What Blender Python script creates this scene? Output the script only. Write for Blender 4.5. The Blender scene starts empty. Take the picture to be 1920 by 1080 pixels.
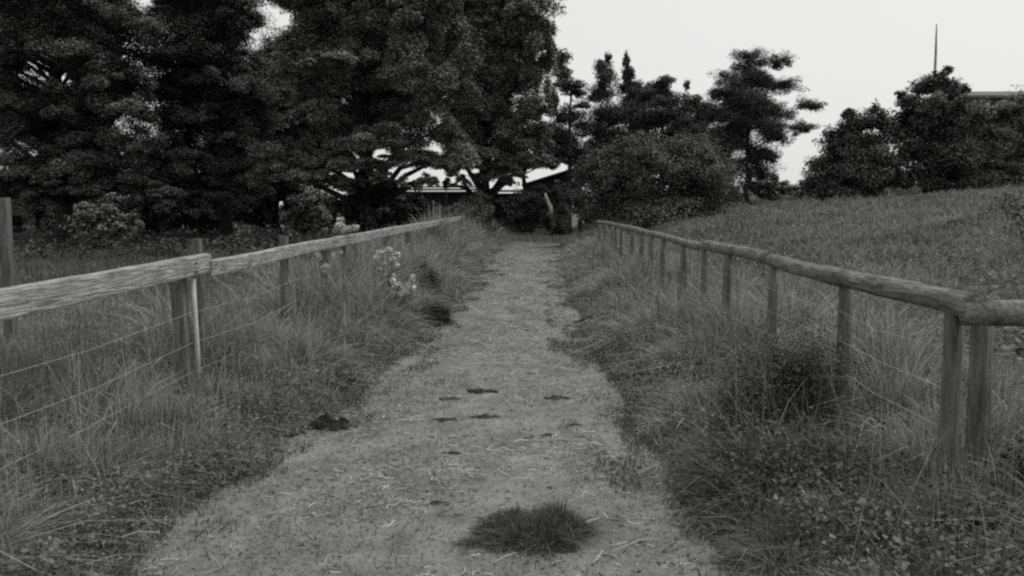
import bpy, math, random
import numpy as np
from mathutils import Vector, Matrix, Euler

# ------------------------------------------------------------------ camera
sc = bpy.context.scene
COL = sc.collection
F = 1663.0                      # focal length in pixels of a 1920 wide frame
CAMZ = 1.35
PITCH = math.atan(155.0 / F)
YAW = math.atan(34.0 / F)
cam_data = bpy.data.cameras.new('camera')
cam_data.sensor_width = 36.0
cam_data.lens = F / 1920.0 * 36.0
cam_data.clip_start = 0.05
cam_data.clip_end = 2000.0
cam = bpy.data.objects.new('camera', cam_data)
cam.location = (0, 0, CAMZ)
cam.rotation_euler = Euler((math.pi / 2 - PITCH, 0, YAW), 'XYZ')
COL.objects.link(cam)
sc.camera = cam
CROT = cam.rotation_euler.to_matrix()

# ------------------------------------------------------------------ world, sun, exposure
SUN_EL = math.radians(58)
SUN_AZ = math.radians(62)       # clockwise from +Y (ahead), i.e. towards the right
w = bpy.data.worlds.new('World')
sc.world = w
w.use_nodes = True
nt = w.node_tree
nt.nodes.clear()
out = nt.nodes.new('ShaderNodeOutputWorld')
bg = nt.nodes.new('ShaderNodeBackground')
sky = nt.nodes.new('ShaderNodeTexSky')
sky.sky_type = 'NISHITA'
sky.sun_disc = False
sky.sun_elevation = SUN_EL
sky.sun_rotation = SUN_AZ
sky.air_density = 1.0
sky.dust_density = 6.0
sky.ozone_density = 1.0
bw = nt.nodes.new('ShaderNodeRGBToBW')
mx = nt.nodes.new('ShaderNodeMix')
mx.data_type = 'RGBA'
mx.inputs[0].default_value = 0.8          # even cloud cover over the clear sky
mx.inputs[7].default_value = (8.3, 8.3, 8.25, 1)
bg.inputs[1].default_value = 0.1
nt.links.new(sky.outputs[0], bw.inputs[0])
nt.links.new(bw.outputs[0], mx.inputs[6])
nt.links.new(mx.outputs[2], bg.inputs[0])
nt.links.new(bg.outputs[0], out.inputs[0])

sd = bpy.data.lights.new('sun', 'SUN')
sd.energy = 1.6
sd.angle = math.radians(12)
sd.color = (1.0, 0.995, 0.985)
sun = bpy.data.objects.new('sun', sd)
dirv = Vector((math.sin(SUN_AZ) * math.cos(SUN_EL), math.cos(SUN_AZ) * math.cos(SUN_EL), math.sin(SUN_EL)))
sun.rotation_euler = (-dirv).to_track_quat('-Z', 'Y').to_euler()
sun.location = (20, 5, 40)
COL.objects.link(sun)

sc.view_settings.view_transform = 'Standard'
sc.view_settings.look = 'None'
sc.view_settings.exposure = 0.15
sc.view_settings.gamma = 1.0
sc.render.filter_size = 2.1
sc.render.engine = 'CYCLES'
sc.cycles.filter_width = 2.4
sc.cycles.max_bounces = 4
sc.cycles.diffuse_bounces = 3
sc.cycles.use_denoising = False

RNG = np.random.default_rng(11)
random.seed(5)

# ------------------------------------------------------------------ terrain height
def sm(t):
    t = np.clip(t, 0, 1)
    return t * t * (3 - 2 * t)

def vnoise(x, y, seed=0):
    """smooth value noise 0..1"""
    x = np.asarray(x, float); y = np.asarray(y, float)
    xi = np.floor(x); yi = np.floor(y)
    fx = x - xi; fy = y - yi
    fx = fx * fx * (3 - 2 * fx); fy = fy * fy * (3 - 2 * fy)
    def h(a, b):
        v = np.sin(a * 127.1 + b * 311.7 + seed * 74.7) * 43758.5453
        return v - np.floor(v)
    return (h(xi, yi) * (1 - fx) + h(xi + 1, yi) * fx) * (1 - fy) + \
           (h(xi, yi + 1) * (1 - fx) + h(xi + 1, yi + 1) * fx) * fy

def H(x, y):
    x = np.asarray(x, float); y = np.asarray(y, float)
    a = sm((y - 5) / 24.0)
    xr = np.clip(x, 0, 22)
    z = a * (0.62 * sm((xr - 2.1) / 2.6) + 0.098 * np.maximum(xr - 2.1, 0))
    # low bank at the right of the field
    z = z + 0.42 * np.exp(-(((x - 8.6 - (y - 15) * 0.42) / 1.5) ** 2) - ((y - 16) / 5.5) ** 2)
    amp = sm((np.abs(x + 0.2) - 1.75) / 1.0)
    z = z + amp * 0.10 * (vnoise(x * 0.9, y * 0.9, 1) - 0.5) + amp * 0.42 * (vnoise(x * 0.21, y * 0.21, 2) - 0.5) * sm(y / 12)
    # gentle rise in the lane beyond the fences
    return z

def ray(px, py):
    return CROT @ Vector(((px - 960) / F, -(py - 540) / F, -1))

def W(px, py, Y):
    """world point seen at photo pixel (px,py) at distance Y ahead"""
    d = ray(px, py)
    t = Y / d.y
    return Vector((d.x * t, Y, CAMZ + d.z * t))

def G(px, py):
    """ground point seen at photo pixel"""
    d = ray(px, py)
    t = 1.0
    while t < 200:
        p = Vector((d.x * t, d.y * t, CAMZ + d.z * t))
        if p.z <= float(H(p.x, p.y)):
            return p
        t += 0.02 + t * 0.002
    return p

# ------------------------------------------------------------------ materials
def mat(name, lo, hi, rough=0.85, scale=6.0, island=0.0, bump=0.0, bscale=60.0, stretch=None, detail=6.0, tint=(1, 1, 0.975), spec=0.2, trans=0.0):
    m = bpy.data.materials.new(name)
    m.use_nodes = True
    n = m.node_tree
    b = n.nodes['Principled BSDF']
    b.inputs['Roughness'].default_value = rough
    b.inputs['Specular IOR Level'].default_value = spec
    tc = n.nodes.new('ShaderNodeTexCoord')
    mp = n.nodes.new('ShaderNodeMapping')
    if stretch: mp.inputs['Scale'].default_value = stretch
    n.links.new(tc.outputs['Object'], mp.inputs[0])
    no = n.nodes.new('ShaderNodeTexNoise')
    no.inputs['Scale'].default_value = scale
    no.inputs['Detail'].default_value = detail
    no.inputs['Roughness'].default_value = 0.65
    n.links.new(mp.outputs[0], no.inputs['Vector'])
    src = no.outputs[0]
    if island > 0:
        g = n.nodes.new('ShaderNodeNewGeometry')
        mi = n.nodes.new('ShaderNodeMix')
        mi.inputs[0].default_value = island
        n.links.new(src, mi.inputs[2])
        n.links.new(g.outputs['Random Per Island'], mi.inputs[3])
        src = mi.outputs[0]
        rng = (0.15, 0.85)
    else:
        rng = (0.3, 0.7)
    r = n.nodes.new('ShaderNodeValToRGB')
    r.color_ramp.elements[0].position = rng[0]
    r.color_ramp.elements[1].position = rng[1]
    r.color_ramp.elements[0].color = (lo * tint[0], lo * tint[1], lo * tint[2], 1)
    r.color_ramp.elements[1].color = (hi * tint[0], hi * tint[1], hi * tint[2], 1)
    n.links.new(src, r.inputs[0])
    n.links.new(r.outputs[0], b.inputs['Base Color'])
    if trans > 0:
        tr = n.nodes.new('ShaderNodeBsdfTranslucent')
        ms = n.nodes.new('ShaderNodeMixShader')
        ms.inputs[0].default_value = trans
        n.links.new(r.outputs[0], tr.inputs[0])
        n.links.new(b.outputs[0], ms.inputs[1])
        n.links.new(tr.outputs[0], ms.inputs[2])
        n.links.new(ms.outputs[0], n.nodes['Material Output'].inputs[0])
    if bump > 0:
        nb = n.nodes.new('ShaderNodeTexNoise')
        nb.inputs['Scale'].default_value = bscale
        nb.inputs['Detail'].default_value = 8
        n.links.new(mp.outputs[0], nb.inputs['Vector'])
        bp = n.nodes.new('ShaderNodeBump')
        bp.inputs['Strength'].default_value = bump
        bp.inputs['Distance'].default_value = 0.02
        n.links.new(nb.outputs[0], bp.inputs['Height'])
        n.links.new(bp.outputs[0], b.inputs['Normal'])
    return m

M = dict(
    soil=mat('soil', 0.06, 0.15, scale=3.0, bump=0.6, bscale=25),
    path=mat('path', 0.115, 0.23, scale=7.0, bump=0.9, bscale=45, detail=12),
    grass=mat('grass', 0.03, 0.47, scale=2.4, island=0.5, rough=0.7, trans=0.25),
    field=mat('field_grass', 0.035, 0.37, scale=0.7, island=0.5, rough=0.7, trans=0.28),
    straw=mat('straw', 0.20, 0.50, scale=20, island=0.7, rough=0.7),
    weed=mat('weed_leaf', 0.02, 0.24, scale=2, island=0.7, rough=0.6, trans=0.3),
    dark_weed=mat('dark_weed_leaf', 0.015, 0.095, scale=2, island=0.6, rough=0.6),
    leaf=mat('tree_leaf', 0.015, 0.16, scale=0.45, island=0.35, rough=0.6),
    leaf2=mat('pale_tree_leaf', 0.03, 0.30, scale=0.5, island=0.35, rough=0.6),
    needle=mat('pine_needle', 0.02, 0.08, scale=1.0, island=0.6, rough=0.7),
    lightshrub=mat('light_shrub_leaf', 0.12, 0.34, scale=2, island=0.5, rough=0.6, trans=0.2),
    roundleaf=mat('round_bush_leaf', 0.045, 0.13, scale=1.0, island=0.5, rough=0.6),
    bushleaf=mat('bush_leaf', 0.025, 0.10, scale=1.0, island=0.6, rough=0.6),
    paleshrub=mat('pale_shrub_leaf', 0.06, 0.19, scale=1.0, island=0.6, rough=0.6),
    bark=mat('bark', 0.02, 0.06, scale=4, bump=1.0, bscale=12, stretch=(1, 1, 0.2)),
    stem=mat('stem', 0.06, 0.14, scale=8),
    petal=mat('petal', 0.4, 0.75, scale=8, island=0.5),
    board=mat('weathered_board', 0.16, 0.48, scale=55, bump=1.0, bscale=90, stretch=(1, 0.07, 1), detail=12),
    pole=mat('weathered_pole', 0.06, 0.27, scale=40, bump=1.0, bscale=70, stretch=(1, 0.12, 1), detail=10),
    post=mat('weathered_post', 0.05, 0.21, scale=40, bump=1.0, bscale=70, stretch=(1, 1, 0.1), detail=10),
    wire=mat('galvanised_wire', 0.25, 0.45, scale=20, rough=0.5, spec=0.5),
    clod=mat('dark_earth', 0.015, 0.07, scale=25, bump=1.0, bscale=60),
    barnwall=mat('dark_boarding', 0.01, 0.035, scale=3, stretch=(3, 3, 0.3)),
    tuftgrass=mat('tuft_grass', 0.02, 0.17, scale=9, island=0.75, rough=0.7, trans=0.2),
    shadegrass=mat('shade_grass', 0.05, 0.2, scale=0.8, island=0.5, rough=0.7, trans=0.3),  # darker grass colour, the shade of the left trees painted in
    roof=mat('pale_roof_sheet', 0.06, 0.12, scale=2, stretch=(4, 0.4, 1)),
    stakewood=mat('pale_stake', 0.3, 0.5, scale=9),  # pale tone painted for the lit side of the post
    fascia=mat('pale_fascia', 0.07, 0.16, scale=4),
    white=mat('white_paint', 0.5, 0.7, scale=4),
    greyroof=mat('grey_roof', 0.08, 0.16, scale=5),
    pane=mat('window_pane', 0.02, 0.04, scale=2, rough=0.15, spec=0.5),
    polemetal=mat('grey_mast', 0.12, 0.2, scale=3),
)

def patchy(m, scale, lo):
    """worn, trodden patches of darker soil: a second, larger noise multiplied into the colour"""
    n = m.node_tree
    b = n.nodes['Principled BSDF']
    src = b.inputs['Base Color'].links[0].from_socket
    tc = n.nodes.new('ShaderNodeTexCoord')
    mp = n.nodes.new('ShaderNodeMapping'); mp.inputs['Scale'].default_value = (1.6, 0.8, 1)
    no = n.nodes.new('ShaderNodeTexNoise'); no.inputs['Scale'].default_value = scale; no.inputs['Detail'].default_value = 7; no.inputs['Roughness'].default_value = .7
    mr = n.nodes.new('ShaderNodeMapRange')
    mr.inputs[1].default_value = 0.38; mr.inputs[2].default_value = 0.58; mr.inputs[3].default_value = lo; mr.inputs[4].default_value = 1.08
    mu = n.nodes.new('ShaderNodeMix'); mu.data_type = 'RGBA'; mu.blend_type = 'MULTIPLY'; mu.inputs[0].default_value = 1
    n.links.new(tc.outputs['Object'], mp.inputs[0]); n.links.new(mp.outputs[0], no.inputs['Vector'])
    n.links.new(no.outputs[0], mr.inputs[0]); n.links.new(src, mu.inputs[6]); n.links.new(mr.outputs[0], mu.inputs[7])
    n.links.new(mu.outputs[2], b.inputs['Base Color'])
patchy(M['path'], 2.2, 0.76)
patchy(M['board'], 9, 0.7)
patchy(M['pole'], 7, 0.6)

# ------------------------------------------------------------------ mesh helpers
def mesh_np(name, verts, quads, material, parent=None, loc=(0, 0, 0), smooth=False):
    verts = np.asarray(verts, np.float32) - np.asarray(loc, np.float32)
    quads = np.asarray(quads, np.int32)
    me = bpy.data.meshes.new(name)
    me.vertices.add(len(verts))
    me.vertices.foreach_set('co', verts.ravel())
    k = quads.shape[1]
    me.loops.add(len(quads) * k)
    me.loops.foreach_set('vertex_index', quads.ravel())
    me.polygons.add(len(quads))
    me.polygons.foreach_set('loop_start', np.arange(len(quads), dtype=np.int32) * k)
    me.polygons.foreach_set('loop_total', np.full(len(quads), k, np.int32))
    if smooth:
        me.polygons.foreach_set('use_smooth', np.ones(len(quads), bool))
    me.update(calc_edges=True)
    me.materials.append(material)
    o = bpy.data.objects.new(name, me)
    COL.objects.link(o)
    if parent is not None:
        o.parent = parent
        # parent sits at its own location; vertices were given in world space
        pl = parent['_w'] if '_w' in parent else (0, 0, 0)
        o.location = (loc[0] - pl[0], loc[1] - pl[1], loc[2] - pl[2])
    else:
        o.location = loc
    return o

class MB:
    """collects pieces, links them as one mesh"""
    def __init__(s): s.v = []; s.f = []
    def add(s, v, f):
        n = len(s.v); s.v += [tuple(p) for p in v]; s.f += [tuple(i + n for i in q) for q in f]
    def box(s, c, size, rot=None):
        hx, hy, hz = [a / 2 for a in size]
        b = min(hx, hy, hz) * 0.12
        pts = []
        R = rot if rot is not None else Matrix.Identity(3)
        for z in (-hz, hz):
            for (x, y) in ((-hx, -hy), (hx, -hy), (hx, hy), (-hx, hy)):
                pts.append(Vector(c) + R @ Vector((x, y, z)))
        s.add(pts, [(3, 2, 1, 0), (4, 5, 6, 7), (0, 1, 5, 4), (1, 2, 6, 5), (2, 3, 7, 6), (3, 0, 4, 7)])
    def tube(s, pts, rad, n=10, cap=True, wob=0.0, flat=1.0):
        pts = [Vector(p) for p in pts]
        rings = []
        up = Vector((0, 0, 1))
        base = len(s.v)
        for i, p in enumerate(pts):
            t = (pts[min(i + 1, len(pts) - 1)] - pts[max(i - 1, 0)]).normalized()
            a = t.cross(up)
            if a.length < 0.05: a = t.cross(Vector((0, 1, 0)))
            a.normalize(); b = a.cross(t).normalized()
            r = rad[i] if hasattr(rad, '__len__') else rad
            for k in range(n):
                th = 2 * math.pi * k / n
                rr = r * (1 + wob * (random.random() - 0.5))
                s.v.append(tuple(p + a * math.cos(th) * rr + b * math.sin(th) * rr * flat))
        for i in range(len(pts) - 1):
            for k in range(n):
                s.f.append((base + i * n + k, base + i * n + (k + 1) % n, base + (i + 1) * n + (k + 1) % n, base + (i + 1) * n + k))
        if cap:
            s.f.append(tuple(base + k for k in range(n))[::-1])
            s.f.append(tuple(base + (len(pts) - 1) * n + k for k in range(n)))
    def build(s, name, material, parent=None, smooth=False):
        pl = Vector(parent['_w']) if parent is not None else Vector((0, 0, 0))
        c = Vector((0, 0, 0))
        if parent is None:
            a = np.array(s.v); c = Vector(((a[:, 0].min() + a[:, 0].max()) / 2, (a[:, 1].min() + a[:, 1].max()) / 2, a[:, 2].min()))
        org = c if parent is None else pl
        me = bpy.data.meshes.new(name)
        me.from_pydata([tuple(Vector(p) - org) for p in s.v], [], s.f)
        if smooth:
            me.polygons.foreach_set('use_smooth', [True] * len(me.polygons))
        me.update()
        me.materials.append(material)
        o = bpy.data.objects.new(name, me)
        COL.objects.link(o)
        if parent is not None: o.parent = parent
        else: o.location = c
        return o

def empty(name, loc):
    o = bpy.data.objects.new(name, None)
    o.empty_display_size = 0.3
    o.location = loc
    o['_w'] = tuple(float(v) for v in loc)
    COL.objects.link(o)
    return o

def tag(o, label, cat, group=None, kind=None):
    if kind: o['kind'] = kind
    if label: o['label'] = label
    if cat: o['category'] = cat
    if group: o['group'] = group
    return o

# leaves -------------------------------------------------------------
def leaf_quads(P, size, upbias=0.6, aspect=0.55, outward=None):
    """P (n,3); rhombic leaf quads of random direction, normals biased up/outward"""
    n = len(P)
    nrm = RNG.normal(size=(n, 3)); nrm /= np.linalg.norm(nrm, axis=1)[:, None]
    nrm[:, 2] = np.abs(nrm[:, 2]) + upbias
    if outward is not None: nrm += outward * 0.7
    nrm /= np.linalg.norm(nrm, axis=1)[:, None]
    d = RNG.normal(size=(n, 3))
    d -= (d * nrm).sum(1)[:, None] * nrm
    d /= np.linalg.norm(d, axis=1)[:, None]
    s = np.cross(nrm, d)
    L = size * RNG.uniform(0.6, 1.35, n)[:, None]
    v = np.empty((n, 4, 3))
    v[:, 0] = P - d * L * 0.5
    v[:, 1] = P + s * L * aspect * 0.5 + d * L * 0.05
    v[:, 2] = P + d * L * 0.5 + nrm * L * 0.08
    v[:, 3] = P - s * L * aspect * 0.5 + d * L * 0.05
    return v.reshape(-1, 3), np.arange(n * 4).reshape(n, 4)

def blob_points(c, r, n, nsub=14, subr=0.36, droop=0.0):
    """ragged blob: leaves gather along short shoots that stick out from the centre of an ellipsoid"""
    c = np.array(c); r = np.array(r)
    d = RNG.normal(size=(nsub, 3)); d /= np.linalg.norm(d, axis=1)[:, None]
    reach = RNG.uniform(0.35, 1.0, nsub)[:, None]
    sub = d * reach
    k = RNG.integers(0, nsub, n)
    q = RNG.normal(size=(n, 3)) * 0.52
    m = np.linalg.norm(q, axis=1)[:, None]
    q = np.where(m > 1.0, q / m * (2 - np.minimum(m, 1.9)), q)
    # stretch every lump along its own outward direction
    along = (q * d[k]).sum(1)[:, None] * d[k]
    q = q + along * RNG.uniform(0.0, 0.9, nsub)[k][:, None]
    q *= subr * RNG.uniform(0.55, 1.35, nsub)[k][:, None]
    P = (sub[k] * 0.8 + q * 0.9)
    if droop: P[:, 2] -= droop * (P[:, 0] ** 2 + P[:, 1] ** 2)
    return c + P * r, P

def foliage(name, blobs, leafsize, material, parent, nsub=14, subr=0.36, upbias=0.6, aspect=0.55, droop=0.0):
    vs = []; fs = []; off = 0
    for (c, r, n) in blobs:
        P, dd = blob_points(c, r, n, nsub, subr, droop)
        nd = dd / (np.linalg.norm(dd, axis=1)[:, None] + 1e-6)
        v, f = leaf_quads(P, leafsize, upbias, aspect, nd)
        vs.append(v); fs.append(f + off); off += len(v)
    return mesh_np(name, np.vstack(vs), np.vstack(fs), material, parent, loc=parent['_w'])

def limbs(name, base, top, blobs, r0, material, parent, every=1, lean=0.0):
    mb = MB()
    base = Vector(base); top = Vector(top)
    n = 9
    pts = []; rad = []
    for i in range(n):
        t = i / (n - 1)
        p = base.lerp(top, t) + Vector((random.uniform(-1, 1), random.uniform(-1, 1), 0)) * r0 * 0.5 * (1 if 0 < i else 0)
        pts.append(p); rad.append(r0 * (1.0 - 0.78 * t) * (1.35 if i == 0 else 1))
    pts[0].z -= 0.15
    mb.tube(pts, rad, 10, wob=0.15)
    for (c, r, _) in blobs[::every]:
        c = Vector(c)
        t = max(0.12, min(0.95, (c.z - base.z - (c.xy - base.xy).length * 0.45) / max(0.1, (top.z - base.z))))
        a = base.lerp(top, t)
        rr = r0 * (1 - 0.78 * t) * 0.45
        mid = a.lerp(c, 0.5) + Vector((random.uniform(-.1, .1), random.uniform(-.1, .1), random.uniform(0, .15))) * (c - a).length
        mb.tube([a, a.lerp(mid, 0.5), mid, mid.lerp(c, 0.6), c], [rr, rr * .8, rr * .6, rr * .4, rr * .15], 6, wob=0.1)
    return mb.build(name, material, parent, smooth=True)

# ------------------------------------------------------------------ the ground: one sheet
def spaced(a, b, near, g, lim):
    """coordinates from a to b growing away from near"""
    out = [0.0]; s = lim
    while out[-1] < b: out.append(out[-1] + s); s *= g
    neg = [0.0]; s = lim
    while neg[-1] < -a: neg.append(neg[-1] + s); s *= g
    return np.array(sorted([near - v for v in neg[1:]] + [near + v for v in out]))
gx = spaced(-700, 700, 0, 1.035, 0.14)
gy = spaced(-40, 1500, 2, 1.03, 0.16)
XX, YY = np.meshgrid(gx, gy)
ZZ = H(XX, YY)
nx, ny = len(gx), len(gy)
idx = np.arange(nx * ny).reshape(ny, nx)
q = np.stack([idx[:-1, :-1], idx[:-1, 1:], idx[1:, 1:], idx[1:, :-1]], -1).reshape(-1, 4)
ground = mesh_np('ground', np.stack([XX, YY, ZZ], -1).reshape(-1, 3), q, M['soil'], smooth=True)
tag(ground, None, None, kind='structure')

# the path: a strip on the ground
PL = [(0.3, -1.45), (3.2, -1.46), (3.97, -1.47), (4.63, -1.38), (5.4, -1.25), (6.7, -1.15), (8.5, -1.04), (12.8, -1.05), (18, -1.0), (28, -1.0), (33, -0.8), (37, -0.5)]
PR = [(0.3, 0.7), (3.2, 0.68), (3.9, 0.72), (4.83, 0.62), (6.15, 0.58), (9.16, 0.58), (14.5, 0.60), (21.4, 0.72), (30, 1.1), (33, 1.4), (37, 1.8)]
def pl(y):
    y = np.asarray(y, float)
    return np.interp(y, [a for a, b in PL], [b for a, b in PL]) + 0.24 * (vnoise(y * 1.6, 3.3, 7) - 0.5) + 0.06 * (vnoise(y * 7, 3.3, 17) - 0.5)
def pr(y):
    y = np.asarray(y, float)
    return np.interp(y, [a for a, b in PR], [b for a, b in PR]) + 0.24 * (vnoise(y * 1.5, 8.3, 9) - 0.5) + 0.06 * (vnoise(y * 7, 8.3, 19) - 0.5)
py_ = np.concatenate([np.arange(-6, 12, 0.06), np.arange(12, 37, 0.2)])
u = np.linspace(0, 1, 41)
L_, R_ = pl(np.maximum(py_, 0.3)), pr(np.maximum(py_, 0.3))
PX = L_[:, None] + (R_ - L_)[:, None] * u[None, :]
PY = np.repeat(py_[:, None], len(u), 1)
edge = np.sin(np.pi * u)[None, :] ** 0.5
PZ = 0.006 + edge * (0.022 * vnoise(PX * 3.1, PY * 3.1, 4) + 0.014 * vnoise(PX * 9, PY * 9, 5) + 0.008 * vnoise(PX * 25, PY * 25, 6))
def path_z(x, y):
    a, b = pl(y), pr(y)
    t = np.clip((x - a) / (b - a), 0, 1)
    e = np.sin(np.pi * t) ** 0.5
    return 0.006 + e * (0.022 * vnoise(x * 3.1, y * 3.1, 4) + 0.014 * vnoise(x * 9, y * 9, 5) + 0.008 * vnoise(x * 25, y * 25, 6))
n1, n2 = PX.shape
idx = np.arange(n1 * n2).reshape(n1, n2)
q = np.stack([idx[:-1, :-1], idx[:-1, 1:], idx[1:, 1:], idx[1:, :-1]], -1).reshape(-1, 4)
path = mesh_np('path', np.stack([PX, PY, PZ], -1).reshape(-1, 3), q, M['path'], smooth=True)
tag(path, None, None, kind='structure')

# ------------------------------------------------------------------ grass blades
def blades(name, X, Y, hgt, wid, material, label, cat=None, lean=0.5, zbase=None):
    n = len(X)
    Z = H(X, Y) - 0.01 if zbase is None else zbase
    th = RNG.uniform(0, 2 * np.pi, n)
    dx, dy = np.cos(th), np.sin(th)
    ln = np.abs(RNG.normal(0, lean, n)) * hgt
    ph = RNG.uniform(0, 2 * np.pi, n)
    wx, wy = np.cos(ph), np.sin(ph)
    V = np.empty((n, 8, 3))
    for i, (t, wf) in enumerate(((0, 1.0), (0.4, 0.9), (0.75, 0.6), (1.0, 0.12))):
        off = ln * t ** 2
        cx = X + dx * off; cy = Y + dy * off
        cz = Z + hgt * t - 0.35 * ln * t ** 3
        hw = wid * wf * 0.5
        V[:, 2 * i, 0] = cx - wx * hw; V[:, 2 * i, 1] = cy - wy * hw; V[:, 2 * i, 2] = cz
        V[:, 2 * i + 1, 0] = cx + wx * hw; V[:, 2 * i + 1, 1] = cy + wy * hw; V[:, 2 * i + 1, 2] = cz
    b = (np.arange(n) * 8)[:, None]
    fq = np.concatenate([b + np.array([[0, 1, 3, 2]]), b + np.array([[2, 3, 5, 4]]), b + np.array([[4, 5, 7, 6]])])
    o = mesh_np(name, V.reshape(-1, 3), fq, material)
    tag(o, label, cat, kind='stuff')
    return o

def scatter(n, y0, y1, xfun0, xfun1, p=0.9):
    """points with density falling with distance; pdf over Y ~ Y^-p times strip"""
    uu = RNG.uniform(0, 1, n)
    if abs(p - 1) < 1e-3: Y = y0 * (y1 / y0) ** uu
    else: Y = (y0 ** (1 - p) + uu * (y1 ** (1 - p) - y0 ** (1 - p))) ** (1 / (1 - p))
    X = xfun0(Y) + RNG.uniform(0, 1, n) * (xfun1(Y) - xfun0(Y))
    return X, Y

def thin(X, Y, keep):
    k = RNG.uniform(0, 1, len(X)) < keep
    return X[k], Y[k]

# left verge, fence side, between path and fence and a little beyond
X, Y = scatter(400000, 1.6, 34, lambda y: -0 * y - 3.0, lambda y: pl(y) + 0.22, p=1.1)
cl = vnoise(X * 2.2, Y * 2.2, 21)
X, Y = thin(X, Y, np.clip(2.4 * (0.55 * cl + 0.45 * vnoise(X * 6, Y * 6, 24) - 0.22), 0.06, 1) * sm((pl(Y) + 0.2 * vnoise(X * 5, Y * 5, 23) + 0.1 - X) / 0.35))
d = np.clip((pl(Y) - X) / 0.6, 0, 1)
cl = vnoise(X * 1.4, Y * 1.4, 22)
d2 = np.clip((pl(Y) - X) / 1.0, 0, 1)
h = (0.018 + 0.13 * d ** 0.9 + d2 * (0.16 + 0.26 * sm((Y - 6) / 4))) * (0.35 + 1.3 * vnoise(X * 3.1, Y * 3.1, 25)) * (0.6 + 0.8 * cl) * RNG.uniform(0.5, 1.35, len(X))
blades('verge_grass', X, Y, h, (0.0028 + 0.0010 * Y) * RNG.uniform(0.35, 1.7, len(X)), M['grass'], 'long dry grass on the verge between the left rail and the path', 'grass', 0.85)

# right verge
X, Y = scatter(400000, 1.6, 30, lambda y: pr(y) - 0.2, lambda y: 2.6 + 0 * y, p=1.1)
X, Y = thin(X, Y, np.clip(2.4 * (0.55 * vnoise(X * 2.2, Y * 2.2, 31) + 0.45 * vnoise(X * 6, Y * 6, 34) - 0.22), 0.06, 1) * sm((X - pr(Y) + 0.2 * vnoise(X * 5, Y * 5, 33) + 0.1) / 0.35))
d = np.clip((X - pr(Y)) / 0.55, 0, 1)
cl = vnoise(X * 1.5, Y * 1.5, 32)
d2 = np.clip((X - pr(Y)) / 1.0, 0, 1) * (1 - 0.5 * sm((4.4 - Y) / 0.8) * sm((X - 0.9) / 0.3))
h = (0.018 + 0.14 * d ** 0.9 + 0.22 * d2) * (0.35 + 1.3 * vnoise(X * 3.1, Y * 3.1, 35)) * (0.6 + 0.8 * cl) * RNG.uniform(0.5, 1.35, len(X))
blades('verge_grass', X, Y, h, (0.0028 + 0.0010 * Y) * RNG.uniform(0.35, 1.7, len(X)), M['grass'], 'tangled long grass on the verge between the path and the right rail', 'grass', 0.9)

# right field
X, Y = scatter(330000, 2.0, 46, lambda y: 2.4 + 0 * y, lambda y: 0.64 * y + 3.0, p=0.75)
X, Y = thin(X, Y, np.clip(0.15 + 1.5 * (0.5 * vnoise(X * 1.1, Y * 0.8, 41) + 0.5 * vnoise(X * 0.35, Y * 0.3, 47)) - 0.25, 0.08, 1))
cl = vnoise(X * 0.7, Y * 0.7, 42)
h = (0.08 + 0.20 * cl ** 1.5 + 0.22 * np.clip(3 * (vnoise(X * 1.9, Y * 1.3, 43) - 0.68), 0, 1) + 0.16 * sm((3.6 - X) / 1.2)) * RNG.uniform(0.5, 1.35, len(X))
blades('field_grass', X, Y, h, 0.004 + 0.0012 * Y * RNG.uniform(0.5, 1.3, len(X)), M['field'], 'rough pasture grass on the rising field beyond the right fence', 'grass', 0.85)

# left field
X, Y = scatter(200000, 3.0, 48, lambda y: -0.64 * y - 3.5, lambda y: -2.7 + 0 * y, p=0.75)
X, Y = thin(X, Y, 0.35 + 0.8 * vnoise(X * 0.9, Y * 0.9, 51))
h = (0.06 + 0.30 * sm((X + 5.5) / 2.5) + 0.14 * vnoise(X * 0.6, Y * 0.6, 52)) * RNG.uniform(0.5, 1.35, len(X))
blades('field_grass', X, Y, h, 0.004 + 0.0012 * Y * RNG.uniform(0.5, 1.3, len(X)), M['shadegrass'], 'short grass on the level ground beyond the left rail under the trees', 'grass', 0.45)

X, Y = scatter(110000, 2.4, 13, lambda y: -0.64 * y - 2.5, lambda y: -2.6 + 0 * y, p=0.9)
h = (0.10 + 0.25 * vnoise(X * 1.3, Y * 1.3, 55)) * RNG.uniform(0.5, 1.35, len(X))
blades('field_grass', X, Y, h, 0.004 + 0.0011 * Y * RNG.uniform(0.5, 1.3, len(X)), M['grass'], 'long pale grass just outside the left rail, nearest the camera', 'grass', 0.45)

# lane end
X, Y = scatter(26000, 29, 50, lambda y: -3.0 + 0 * y, lambda y: 4.5 + 0 * y, p=0.5)
k = ~((X > pl(Y)) & (X < pr(Y)) & (Y < 31 + 3 * RNG.uniform(0, 1, len(X))))
X, Y = X[k], Y[k]
h = 0.2 * RNG.uniform(0.5, 1.4, len(X))
blades('lane_grass', X, Y, h, 0.03 * RNG.uniform(0.5, 1.3, len(X)), M['field'], 'tufty grass where the path ends among the bushes', 'grass', 0.45)

# trodden stubble and straw on the path
X, Y = scatter(110000, 1.8, 34, lambda y: pl(y), lambda y: pr(y), p=1.25)
X, Y = thin(X, Y, 0.1 + 0.8 * vnoise(X * 4, Y * 1.5, 61) ** 1.5)
h = 0.012 * RNG.uniform(0.4, 1.8, len(X))
blades('path_stubble', X, Y, h, 0.002 + 0.0009 * Y, M['straw' if False else 'field'], 'trodden stubble of grass on the surface of the path', 'stubble', 1.2, zbase=path_z(X, Y) - 0.002)

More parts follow.
